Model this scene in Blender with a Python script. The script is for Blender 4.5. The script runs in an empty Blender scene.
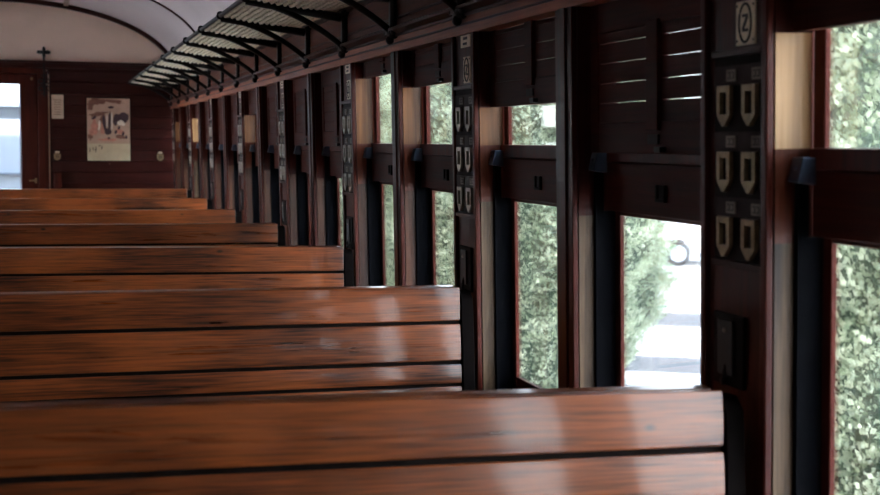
import bpy, bmesh, math, random
from math import sin, cos, pi, radians, sqrt, atan
from mathutils import Vector, Matrix, noise

scn = bpy.context.scene
COL = scn.collection
random.seed(4)

# ------------------------------------------------------------------ camera
YAW, PITCH, ROLL = radians(16.686), radians(4.578), radians(0.5)
FPX = 1300.0
cam_d = bpy.data.cameras.new('camera')
cam = bpy.data.objects.new('camera', cam_d)
COL.objects.link(cam)
Fv = Vector((sin(YAW)*cos(PITCH), cos(YAW)*cos(PITCH), -sin(PITCH)))
Rv = Vector((cos(YAW), -sin(YAW), 0))
Uv = Rv.cross(Fv)
R2 = Rv*cos(ROLL)+Uv*sin(ROLL)
U2 = Uv*cos(ROLL)-Rv*sin(ROLL)
m = Matrix((R2, U2, -Fv)).transposed().to_4x4()
m.translation = Vector((0, 0, 1.55))
cam.matrix_world = m
cam_d.sensor_width = 36
cam_d.lens = FPX/880*36
cam_d.clip_start = 0.05
cam_d.clip_end = 400
cam_d.dof.use_dof = True
cam_d.dof.focus_distance = 4.3
cam_d.dof.aperture_fstop = 5.6
scn.camera = cam

# ------------------------------------------------------------------ world, sun, exposure
SKY = 8.0
SUN = 12.0
world = bpy.data.worlds.new('sky')
scn.world = world
world.use_nodes = True
nt = world.node_tree
bg = nt.nodes['Background']
tc = nt.nodes.new('ShaderNodeTexCoord')
sep = nt.nodes.new('ShaderNodeSeparateXYZ')
ramp = nt.nodes.new('ShaderNodeValToRGB')
ramp.color_ramp.elements[0].position = 0.0
ramp.color_ramp.elements[0].color = (0.93, 0.96, 1.0, 1)
ramp.color_ramp.elements[1].position = 0.8
ramp.color_ramp.elements[1].color = (0.62, 0.76, 1.0, 1)
nt.links.new(tc.outputs['Generated'], sep.inputs[0])
nt.links.new(sep.outputs['Z'], ramp.inputs[0])
nt.links.new(ramp.outputs[0], bg.inputs['Color'])
bg.inputs['Strength'].default_value = SKY
sun_d = bpy.data.lights.new('sun', 'SUN')
sun_d.energy = SUN
sun_d.angle = radians(3)
sun_d.color = (1.0, 0.95, 0.88)
sun = bpy.data.objects.new('sun', sun_d)
COL.objects.link(sun)
sun.rotation_euler = Vector((-0.62, -0.62, 0.9)).to_track_quat('Z', 'Y').to_euler()
sun.location = (-10, -8, 20)
scn.view_settings.view_transform = 'Standard'
scn.view_settings.look = 'None'
scn.view_settings.gamma = 1
scn.view_settings.use_curve_mapping = False
scn.view_settings.exposure = 1.0
try:
    scn.cycles.use_denoising = True
    scn.cycles.max_bounces = 10
    scn.cycles.diffuse_bounces = 6
    scn.cycles.sample_clamp_indirect = 20
except Exception:
    pass

# ------------------------------------------------------------------ materials
def srgb(r, g, b):
    def f(c):
        c /= 255
        return c/12.92 if c <= 0.04045 else ((c+0.055)/1.055)**2.4
    return (f(r), f(g), f(b), 1)

def newmat(name):
    mt = bpy.data.materials.new(name)
    mt.use_nodes = True
    return mt, mt.node_tree, mt.node_tree.nodes['Principled BSDF']

def wood(name, dark, light, axis='X', rough=0.3, coat=0.4, scale=1.0, knots=0.0, contrast=1.0, rvar=0.15, bump=0.15, spec=0.25, fine=0.45, wa=1.0, big=0.5, coatr=0.12):
    mt, t, b = newmat(name)
    N, L = t.nodes, t.links
    co = N.new('ShaderNodeTexCoord')
    oi = N.new('ShaderNodeObjectInfo')
    off = N.new('ShaderNodeVectorMath'); off.operation = 'SCALE'
    cmb = N.new('ShaderNodeCombineXYZ')
    for i in range(3):
        L.new(oi.outputs['Random'], cmb.inputs[i])
    L.new(cmb.outputs[0], off.inputs[0]); off.inputs['Scale'].default_value = 37.0
    add = N.new('ShaderNodeVectorMath'); add.operation = 'ADD'
    L.new(co.outputs['Object'], add.inputs[0]); L.new(off.outputs[0], add.inputs[1])
    mp = N.new('ShaderNodeMapping')
    s = [26*scale, 26*scale, 26*scale]
    s['XYZ'.index(axis)] = 1.1*scale
    mp.inputs['Scale'].default_value = s
    L.new(add.outputs[0], mp.inputs[0])
    n1 = N.new('ShaderNodeTexNoise'); n1.inputs['Scale'].default_value = 1.0
    n1.inputs['Detail'].default_value = 6; n1.inputs['Roughness'].default_value = 0.65
    n1.inputs['Distortion'].default_value = 0.6
    L.new(mp.outputs[0], n1.inputs['Vector'])
    mp2 = N.new('ShaderNodeMapping')
    s2 = [140*scale]*3; s2['XYZ'.index(axis)] = 5*scale
    mp2.inputs['Scale'].default_value = s2
    L.new(add.outputs[0], mp2.inputs[0])
    n2 = N.new('ShaderNodeTexNoise'); n2.inputs['Scale'].default_value = 1.0
    n2.inputs['Detail'].default_value = 3
    L.new(mp2.outputs[0], n2.inputs['Vector'])
    n3 = N.new('ShaderNodeTexNoise'); n3.inputs['Scale'].default_value = 2.2
    n3.inputs['Detail'].default_value = 2
    L.new(add.outputs[0], n3.inputs['Vector'])
    m1 = N.new('ShaderNodeMath'); m1.operation = 'MULTIPLY_ADD'
    L.new(n2.outputs['Fac'], m1.inputs[0]); m1.inputs[1].default_value = fine
    m0 = N.new('ShaderNodeMath'); m0.operation = 'MULTIPLY'; m0.inputs[1].default_value = wa
    L.new(n1.outputs['Fac'], m0.inputs[0]); L.new(m0.outputs[0], m1.inputs[2])
    m2 = N.new('ShaderNodeMath'); m2.operation = 'MULTIPLY_ADD'
    L.new(n3.outputs['Fac'], m2.inputs[0]); m2.inputs[1].default_value = big; L.new(m1.outputs[0], m2.inputs[2])
    rp = N.new('ShaderNodeValToRGB')
    b.inputs['Specular IOR Level'].default_value = spec
    tot = wa+big+fine
    rp.color_ramp.elements[0].position = 0.5-0.28/contrast/tot; rp.color_ramp.elements[0].color = dark
    rp.color_ramp.elements[1].position = 0.5+0.28/contrast/tot; rp.color_ramp.elements[1].color = light
    m3 = N.new('ShaderNodeMath'); m3.operation = 'DIVIDE'; m3.inputs[1].default_value = tot
    L.new(m2.outputs[0], m3.inputs[0]); L.new(m3.outputs[0], rp.inputs[0])
    out = rp.outputs[0]
    if knots:
        vo = N.new('ShaderNodeTexVoronoi'); vo.inputs['Scale'].default_value = 5.5
        mpk = N.new('ShaderNodeMapping'); sk = [1.6]*3; sk['XYZ'.index(axis)] = 0.8
        mpk.inputs['Scale'].default_value = sk
        L.new(add.outputs[0], mpk.inputs[0]); L.new(mpk.outputs[0], vo.inputs['Vector'])
        kr = N.new('ShaderNodeValToRGB')
        kr.color_ramp.elements[0].position = 0.03; kr.color_ramp.elements[0].color = (knots, knots, knots, 1)
        kr.color_ramp.elements[1].position = 0.075; kr.color_ramp.elements[1].color = (0, 0, 0, 1)
        L.new(vo.outputs['Distance'], kr.inputs[0])
        mx = N.new('ShaderNodeMix'); mx.data_type = 'RGBA'
        L.new(kr.outputs[0], mx.inputs['Factor']); L.new(out, mx.inputs['A'])
        mx.inputs['B'].default_value = (0.01, 0.006, 0.004, 1)
        out = mx.outputs['Result']
    L.new(out, b.inputs['Base Color'])
    ra = N.new('ShaderNodeMath'); ra.operation = 'MULTIPLY_ADD'
    L.new(n1.outputs['Fac'], ra.inputs[0]); ra.inputs[1].default_value = rvar*2; ra.inputs[2].default_value = rough-rvar
    L.new(ra.outputs[0], b.inputs['Roughness'])
    b.inputs['Coat Weight'].default_value = coat
    b.inputs['Coat Roughness'].default_value = coatr
    bp = N.new('ShaderNodeBump'); bp.inputs['Strength'].default_value = bump; bp.inputs['Distance'].default_value = 0.002
    L.new(m1.outputs[0], bp.inputs['Height']); L.new(bp.outputs[0], b.inputs['Normal'])
    return mt

def plain(name, col, rough=0.5, metal=0.0, noise_amt=0.15, nscale=20, spec=0.5):
    mt, t, b = newmat(name)
    N, L = t.nodes, t.links
    co = N.new('ShaderNodeTexCoord')
    n = N.new('ShaderNodeTexNoise'); n.inputs['Scale'].default_value = nscale; n.inputs['Detail'].default_value = 5
    L.new(co.outputs['Object'], n.inputs['Vector'])
    rp = N.new('ShaderNodeValToRGB')
    rp.color_ramp.elements[0].position = 0.3; rp.color_ramp.elements[1].position = 0.7
    rp.color_ramp.elements[0].color = tuple(c*(1-noise_amt) for c in col[:3])+(1,)
    rp.color_ramp.elements[1].color = tuple(min(1, c*(1+noise_amt)) for c in col[:3])+(1,)
    L.new(n.outputs['Fac'], rp.inputs[0]); L.new(rp.outputs[0], b.inputs['Base Color'])
    b.inputs['Roughness'].default_value = rough
    b.inputs['Metallic'].default_value = metal
    b.inputs['Specular IOR Level'].default_value = spec
    return mt

def glassmat(name):
    mt, t, b = newmat(name)
    N, L = t.nodes, t.links
    N.remove(b)
    out = N['Material Output']
    tr = N.new('ShaderNodeBsdfTransparent'); tr.inputs[0].default_value = (0.97, 0.985, 0.98, 1)
    gl = N.new('ShaderNodeBsdfGlossy'); gl.inputs['Roughness'].default_value = 0.03
    fr = N.new('ShaderNodeFresnel'); fr.inputs[0].default_value = 1.45
    mx = N.new('ShaderNodeMixShader')
    mm = N.new('ShaderNodeMath'); mm.operation = 'MULTIPLY'; mm.inputs[1].default_value = 0.8
    L.new(fr.outputs[0], mm.inputs[0]); L.new(mm.outputs[0], mx.inputs[0])
    L.new(tr.outputs[0], mx.inputs[1]); L.new(gl.outputs[0], mx.inputs[2])
    L.new(mx.outputs[0], out.inputs[0])
    return mt

M = {}
M['slat'] = wood('varnished_oak', srgb(36, 14, 7), srgb(150, 78, 36), 'X', rough=0.30, coat=1.0, knots=0.9, contrast=1.05, spec=0.5, fine=0.9, scale=1.5, wa=0.6, big=1.1, coatr=0.1, rvar=0.1)
M['maho_y'] = wood('mahogany_along', srgb(32, 12, 9), srgb(78, 31, 21), 'Y', rough=0.36, coat=0.05, spec=0.15)
M['maho_z'] = wood('mahogany_upright', srgb(33, 12, 9), srgb(86, 33, 22), 'Z', rough=0.34, coat=0.05, spec=0.15)
M['maho_x'] = wood('mahogany_across', srgb(36, 12, 10), srgb(66, 23, 18), 'X', rough=0.4, coat=0.3)
M['frieze'] = wood('frieze_wood', srgb(56, 28, 20), srgb(112, 66, 48), 'Y', rough=0.5, coat=0.0, spec=0.1)
M['shutter'] = wood('shutter_wood', srgb(36, 13, 10), srgb(80, 34, 24), 'Y', rough=0.5, coat=0.0, spec=0.06)
M['header'] = wood('header_wood', srgb(104, 50, 32), srgb(190, 112, 76), 'Y', rough=0.4, coat=0.1)
M['jamb'] = wood('lit_honey_jamb', srgb(150, 106, 62), srgb(212, 168, 118), 'Z', rough=0.4, coat=0.2, contrast=0.8)
M['jamb_worn_lit'] = wood('worn_lit_jamb', srgb(40, 26, 18), srgb(112, 88, 64), 'Z', rough=0.5, coat=0.05, contrast=1.2)  # worn wood, also lightened as if lit through the lower pane
M['jamb_amber_lit'] = wood('lit_amber_jamb', srgb(72, 40, 20), srgb(150, 98, 54), 'Z', rough=0.35, coat=0.1)
M['jamb_brown'] = wood('brown_jamb', srgb(40, 20, 13), srgb(96, 58, 38), 'Z', rough=0.4, coat=0.1, contrast=1.2)
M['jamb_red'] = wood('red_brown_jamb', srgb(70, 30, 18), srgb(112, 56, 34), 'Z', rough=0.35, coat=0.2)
M['sash'] = wood('sash_wood', srgb(44, 15, 10), srgb(88, 33, 22), 'Z', rough=0.5, coat=0.05, spec=0.12)
M['iron'] = plain('black_iron', srgb(14, 13, 14), 0.45, 0.2, 0.2, 30)
M['channel'] = plain('channel_metal', srgb(7, 8, 12), 0.8, 0.0, 0.2, 30, 0.05)
M['latch'] = plain('latch_metal', srgb(74, 84, 100), 0.4, 0.3, 0.2, 40)
M['brass'] = plain('aged_brass', srgb(142, 122, 90), 0.42, 0.45, 0.25, 60)
M['pewter'] = plain('worn_nickel', srgb(158, 148, 134), 0.38, 0.45, 0.2, 60)
M['cream'] = plain('cream_enamel', srgb(226, 208, 176), 0.35, 0, 0.12, 50)
M['dimplate'] = plain('dulled_plate', srgb(120, 108, 94), 0.5, 0, 0.15, 50)
M['ink'] = plain('dark_ink', srgb(34, 26, 24), 0.5, 0, 0.1, 50)
M['grime_shade'] = plain('grimy_shade_wood', srgb(18, 12, 10), 0.9, 0, 0.2, 30, 0.1)  # grime and gap shade put into one dark colour
M['endframe'] = plain('blackened_wood', srgb(10, 6, 5), 0.85, 0, 0.2, 30, 0.05)
M['board'] = plain('holder_board_paint', srgb(18, 11, 10), 0.6, 0, 0.2, 30, 0.08)
M['strip'] = plain('label_strip', srgb(56, 46, 45), 0.6, 0, 0.15, 30, 0.1)
M['ceiling'] = plain('ceiling_paint', srgb(196, 182, 182), 0.5, 0, 0.07, 1.6)
M['lunette'] = plain('lunette_paint', srgb(246, 214, 194), 0.6, 0, 0.06, 2.5)
M['rope'] = plain('rack_cord', srgb(236, 222, 196), 0.7, 0, 0.25, 60)
M['conduit'] = plain('ceiling_strip_paint', srgb(140, 118, 100), 0.5, 0, 0.1, 20)
M['glass'] = glassmat('window_glass')
M['floor'] = wood('floor_boards', srgb(62, 48, 38), srgb(112, 90, 72), 'Y', rough=0.6, coat=0.0)
M['paving'] = plain('pale_paving', srgb(206, 204, 202), 0.8, 0, 0.03, 0.6)
M['added_ballast'] = plain('added_track_bed', srgb(92, 84, 74), 0.9, 0, 0.3, 14)
M['band'] = plain('grey_paving', srgb(84, 85, 88), 0.8, 0, 0.04, 2)
M['bark'] = plain('bark', srgb(90, 76, 64), 0.9, 0, 0.2, 12)
M['carpaint'] = plain('white_car_paint', srgb(236, 238, 242), 0.2, 0, 0.01, 2)
M['tyre'] = plain('tyre_rubber', srgb(30, 30, 32), 0.8, 0, 0.1, 20)
M['carglass'] = plain('car_glass', srgb(60, 70, 78), 0.1, 0, 0.05, 2)
M['whitepaint'] = plain('white_painted_metal', srgb(186, 196, 208), 0.5, 0, 0.03, 4)
M['greypaint'] = plain('grey_painted_metal', srgb(140, 150, 164), 0.5, 0, 0.03, 4)
M['paper'] = plain('notice_paper', srgb(206, 178, 152), 0.8, 0, 0.12, 25)
M['poster'] = plain('poster_paper', srgb(190, 152, 130), 0.7, 0, 0.12, 9)
M['p_cream'] = plain('poster_cream', srgb(200, 178, 146), 0.7, 0, 0.08, 14)
M['p_dark'] = plain('poster_plum', srgb(66, 40, 48), 0.7, 0, 0.2, 40)
M['p_brown'] = plain('poster_brown', srgb(124, 80, 64), 0.7, 0, 0.3, 30)
M['p_pink'] = plain('poster_pink', srgb(196, 128, 108), 0.7, 0, 0.2, 30)
M['p_pale'] = plain('poster_white', srgb(232, 214, 196), 0.7, 0, 0.08, 30)

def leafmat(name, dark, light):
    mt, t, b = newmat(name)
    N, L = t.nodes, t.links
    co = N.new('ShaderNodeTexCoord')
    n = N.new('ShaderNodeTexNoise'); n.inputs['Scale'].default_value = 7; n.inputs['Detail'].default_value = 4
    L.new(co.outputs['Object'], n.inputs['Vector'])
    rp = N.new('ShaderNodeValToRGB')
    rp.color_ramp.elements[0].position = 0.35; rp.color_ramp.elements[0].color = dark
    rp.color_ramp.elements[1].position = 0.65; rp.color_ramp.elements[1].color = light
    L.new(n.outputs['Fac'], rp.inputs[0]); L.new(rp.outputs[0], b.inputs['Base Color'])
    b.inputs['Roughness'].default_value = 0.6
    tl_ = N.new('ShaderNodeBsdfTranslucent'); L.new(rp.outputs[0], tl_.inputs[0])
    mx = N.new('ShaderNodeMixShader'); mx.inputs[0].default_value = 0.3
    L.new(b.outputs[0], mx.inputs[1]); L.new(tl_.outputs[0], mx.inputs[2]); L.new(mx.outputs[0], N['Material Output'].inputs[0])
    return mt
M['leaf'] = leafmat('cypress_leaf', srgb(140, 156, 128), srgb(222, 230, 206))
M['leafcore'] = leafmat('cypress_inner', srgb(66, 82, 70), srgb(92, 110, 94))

# ------------------------------------------------------------------ mesh helpers
class MB:
    def __init__(self):
        self.v = []; self.f = []; self.mi = []
    def add(self, vs, fs, mi=0):
        o = len(self.v)
        self.v += [tuple(v) for v in vs]
        self.f += [tuple(i+o for i in f) for f in fs]
        self.mi += [mi]*len(fs)
        return self
    def box(self, x0, x1, y0, y1, z0, z1, mi=0, mat=None):
        vs = [Vector((x, y, z)) for z in (z0, z1) for y in (y0, y1) for x in (x0, x1)]
        if mat is not None: vs = [mat @ v for v in vs]
        return self.add(vs, [(0, 2, 3, 1), (4, 5, 7, 6), (0, 1, 5, 4), (2, 6, 7, 3), (0, 4, 6, 2), (1, 3, 7, 5)], mi)
    def prism(self, pts, axis, a0, a1, mi=0, mat=None):
        # pts: 2D polygon in the two other axes (in xyz order), extruded along axis
        def mk(p, a):
            if axis == 0: return Vector((a, p[0], p[1]))
            if axis == 1: return Vector((p[0], a, p[1]))
            return Vector((p[0], p[1], a))
        n = len(pts)
        vs = [mk(p, a0) for p in pts]+[mk(p, a1) for p in pts]
        if mat is not None: vs = [mat @ v for v in vs]
        fs = [tuple(range(n))[::-1], tuple(range(n, 2*n))]
        fs += [(i, (i+1) % n, n+(i+1) % n, n+i) for i in range(n)]
        return self.add(vs, fs, mi)
    def tube(self, pts, r, n=8, mi=0, closed=False):
        pts = [Vector(p) for p in pts]
        k = len(pts); vs = []
        for i, p in enumerate(pts):
            if closed: d = pts[(i+1) % k]-pts[i-1]
            else: d = pts[min(i+1, k-1)]-pts[max(i-1, 0)]
            d.normalize()
            up = Vector((0, 0, 1)) if abs(d.z) < 0.9 else Vector((1, 0, 0))
            a = d.cross(up).normalized(); b = a.cross(d)
            rr = r[i] if isinstance(r, (list, tuple)) else r
            vs += [p+a*cos(2*pi*j/n)*rr+b*sin(2*pi*j/n)*rr for j in range(n)]
        fs = []
        for i in range(k if closed else k-1):
            q = (i+1) % k
            fs += [(i*n+j, i*n+(j+1) % n, q*n+(j+1) % n, q*n+j) for j in range(n)]
        if not closed:
            fs += [tuple(range(n)), tuple(range((k-1)*n, k*n))[::-1]]
        return self.add(vs, fs, mi)
    def ball(self, c, r, n=10, mi=0, sc=(1, 1, 1)):
        vs = []; fs = []
        h = n//2
        for i in range(h+1):
            th = pi*i/h
            for j in range(n):
                ph = 2*pi*j/n
                vs.append((c[0]+r*sc[0]*sin(th)*cos(ph), c[1]+r*sc[1]*sin(th)*sin(ph), c[2]+r*sc[2]*cos(th)))
        for i in range(h):
            fs += [(i*n+j, i*n+(j+1) % n, (i+1)*n+(j+1) % n, (i+1)*n+j) for j in range(n)]
        return self.add(vs, fs, mi)
    def build(self, name, mats, parent=None, bevel=0.0, smooth=False, seg=2):
        me = bpy.data.meshes.new(name)
        me.from_pydata(self.v, [], self.f)
        bm = bmesh.new(); bm.from_mesh(me)
        if smooth: bmesh.ops.remove_doubles(bm, verts=bm.verts, dist=1e-5)
        if len(bm.faces) < 60000: bmesh.ops.recalc_face_normals(bm, faces=bm.faces)
        same = len(bm.faces) == len(self.mi)
        bm.to_mesh(me); bm.free()
        if not isinstance(mats, (list, tuple)): mats = [mats]
        for mm in mats: me.materials.append(mm)
        if same and len(mats) > 1: me.polygons.foreach_set('material_index', self.mi)
        if smooth:
            me.polygons.foreach_set('use_smooth', [True]*len(me.polygons))
        o = bpy.data.objects.new(name, me); COL.objects.link(o)
        if parent is not None: o.parent = parent
        if bevel:
            bv = o.modifiers.new('bevel', 'BEVEL'); bv.width = bevel; bv.segments = seg
            bv.limit_method = 'ANGLE'; bv.angle_limit = radians(40)
            me.polygons.foreach_set('use_smooth', [True]*len(me.polygons))
            if hasattr(bv, 'harden_normals'): bv.harden_normals = True
        return o

def empty(name, loc=(0, 0, 0), rot=(0, 0, 0)):
    o = bpy.data.objects.new(name, None); COL.objects.link(o)
    o.empty_display_size = 0.1
    o.location = loc; o.rotation_euler = rot
    return o
def tag(o, label, cat, group=None, kind=None):
    o['label'] = label; o['category'] = cat
    if group: o['group'] = group
    if kind: o['kind'] = kind
    return o
def structure(o, label=None):
    o['kind'] = 'structure'
    if label: o['label'] = label
    return o
def kids(o): return [c for c in list(COL.objects) if c.parent is o]
def copy_tree(o, parent=None):
    c = o.copy(); COL.objects.link(c)
    c.parent = parent
    for ch in kids(o): copy_tree(ch, c)
    return c

# ------------------------------------------------------------------ the leaning side walls
XR, XL = 1.2, -2.16
LEAN = atan(0.026)
def wall_root(o, side, y, z, d=0.0):
    """place o in the side wall: local +X points out of the carriage, local Z up the wall"""
    if side > 0:
        R = Matrix.Rotation(-LEAN, 4, 'Y'); T = Matrix.Translation((XR, y, 1.5))
    else:
        R = Matrix.Rotation(pi, 4, 'Z') @ Matrix.Rotation(-LEAN, 4, 'Y'); T = Matrix.Translation((XL, y, 1.5))
    o.matrix_world = T @ R @ Matrix.Translation((d, 0, z-1.5))
    return o

Y0, PER = 2.02, 1.6
YS, YE = -1.40, 13.6
TAGW, PLW, PLOFF = 0.22, 0.105, 0.86
OUT = 0.112
ZS, ZH = 0.80, 1.875

# ------------------------------------------------------------------ floor, lower walls, header, frieze
def wallbox(name, side, d0, d1, z0, z1, mat, label=None, y0=YS, y1=YE, bevel=0.0):
    yc = (y0+y1)/2; h = (y1-y0)/2
    o = MB().box(d0, d1, -h, h, 0, z1-z0).build(name, mat, bevel=bevel)
    wall_root(o, side, yc, z0)
    return structure(o, label)

fl = MB().box(XL-0.2, XR+0.2, YS-0.1, YE+0.1, -0.06, 0).build('floor', M['floor'])
structure(fl, 'dark boarded carriage floor')

for side, nm in ((1, 'right'), (-1, 'left')):
    b = MB()
    L = YE-YS
    b.box(0, OUT, -L/2, L/2, -0.04, ZS-0.02)
    b.box(0.0, OUT, -L/2, L/2, 1.96, 2.46, 1)
    wl = b.build('wall_'+nm, [M['maho_y'], M['frieze']])
    wall_root(wl, side, (YS+YE)/2, 0)
    structure(wl, 'dark mahogany side wall on the %s' % nm)
tn = 1
def trim():
    global tn
    tn += 1
    return 'trim_%d' % (tn-1)
for side in (1, -1):
    nm = 'right' if side > 0 else 'left'
    wallbox(trim(), side, -0.03, OUT, ZS-0.02, ZS, M['sash'], 'window sill ledge along the %s wall' % nm, bevel=0.004)
    wallbox(trim(), side, -0.006, OUT, ZH, 1.935, M['header'], 'reddish header board above the %s windows' % nm, bevel=0.003)
    wallbox(trim(), side, -0.012, -0.005, 1.900, 1.907, M['maho_y'], 'thin bead along the %s header' % nm, bevel=0.002)
    wallbox(trim(), side, -0.014, -0.005, 1.926, 1.935, M['maho_y'], 'upper bead along the %s header' % nm, bevel=0.002)
    wallbox(trim(), side, -0.006, 0.0, 1.99, 1.998, M['maho_y'], 'thin bead low on the %s frieze' % nm, bevel=0.002)
    # stepped moulding above the header
    prof = [(-0.034, 0.012), (-0.034, 0.02), (-0.02, 0.026), (0.0, 0.034), (OUT, 0.034), (OUT, 0), (-0.012, 0)]
    h = (YE-YS)/2
    o = MB().prism(prof, 1, -h, h).build(trim(), M['maho_y'])
    wall_root(o, side, (YS+YE)/2, 1.935); structure(o, 'stepped moulding above the %s header' % nm)
# plain beading on the right frieze, where it shows between the brackets
wallbox(trim(), 1, -0.01, 0.0, 2.085, 2.11, M['maho_y'], 'thin bead under the luggage rack', bevel=0.003)

# ------------------------------------------------------------------ pillars
def pillar(side, y0, w, label, tagp, sbs=(1.53, 1.53)):
    """y0 near edge, w width"""
    yc = y0+w/2; h = w/2
    r = empty(trim()); wall_root(r, side, yc, ZS)
    structure(r, label)
    H = ZH-ZS
    t = 0.007
    b = MB().box(0.004, OUT-0.004, -h+t, h-t, 0, H)
    if tagp:
        b.box(0.0, 0.004, -h+t, h-t, 0, H)
    b.build('post', M['maho_z'], r)
    e = MB()
    ew = 0.02 if tagp else w*0.42
    if tagp:
        e.box(-0.012, 0.004, -h, -h+ew, 0, H); e.box(-0.012, 0.004, h-ew, h, 0, H)
    else:
        e.box(-0.010, 0.004, -h, h, 0, H)
        e.box(-0.016, -0.010, -h+0.03, h-0.03, 0, H)
    e.build('edge_bead', M['maho_z'], r, bevel=0.004)
    for s in (-1, 1):  # jamb bands carry window light and shutter shade in their colours
        a, c = (-h, -h+t) if s < 0 else (h-t, h)
        sb = sbs[0] if s < 0 else sbs[1]
        MB().box(0.006, 0.078, a, c, 0, 1.38-ZS).build('jamb_lining', M['jamb_worn_lit'] if y0 < 4.2 or 11 < y0 < 12 else M['jamb_brown'], r)
        if sb < 1.56:
            MB().box(0.006, 0.078, a, c, 1.38-ZS, H).build('jamb_lining', M['maho_z'], r)
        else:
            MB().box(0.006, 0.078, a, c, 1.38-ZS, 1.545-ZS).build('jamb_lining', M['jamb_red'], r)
            o = MB().box(0.006, 0.078, a, c, 1.545-ZS, sb-ZS).build('jamb_lining', M['jamb'] if 0 < y0+w/2 < 2.6 or 11 < y0 < 12 else M['jamb_amber_lit'], r)
            o['label'] = 'jamb strip painted lighter, as lit through the window'
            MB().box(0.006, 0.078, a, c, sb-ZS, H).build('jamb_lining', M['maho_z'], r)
    return r

ks = list(range(-2, 8))
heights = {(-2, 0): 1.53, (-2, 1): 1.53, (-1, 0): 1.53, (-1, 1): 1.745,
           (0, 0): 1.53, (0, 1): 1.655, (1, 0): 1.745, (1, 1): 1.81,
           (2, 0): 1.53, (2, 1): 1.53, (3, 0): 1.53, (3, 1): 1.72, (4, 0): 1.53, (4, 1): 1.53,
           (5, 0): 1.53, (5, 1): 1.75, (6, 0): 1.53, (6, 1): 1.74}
for side in (1, -1):
    nm = 'right' if side > 0 else 'left'
    for k in ks:
        y = Y0+PER*k
        if y < YS or y+TAGW > YE: pass
        if YS <= y and y+TAGW <= YE:
            yn = y-0.02 if k == 0 else y
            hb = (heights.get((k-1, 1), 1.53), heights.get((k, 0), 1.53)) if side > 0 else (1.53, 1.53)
            pillar(side, yn, TAGW+(y-yn), 'broad dark pillar %s wall' % nm, side > 0, hb)
        if YS <= y+PLOFF and y+PLOFF+PLW <= YE:
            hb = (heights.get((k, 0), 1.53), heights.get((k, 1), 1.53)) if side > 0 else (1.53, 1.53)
            pillar(side, y+PLOFF, PLW, 'narrow moulded pillar %s wall' % nm, False, hb)

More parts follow.
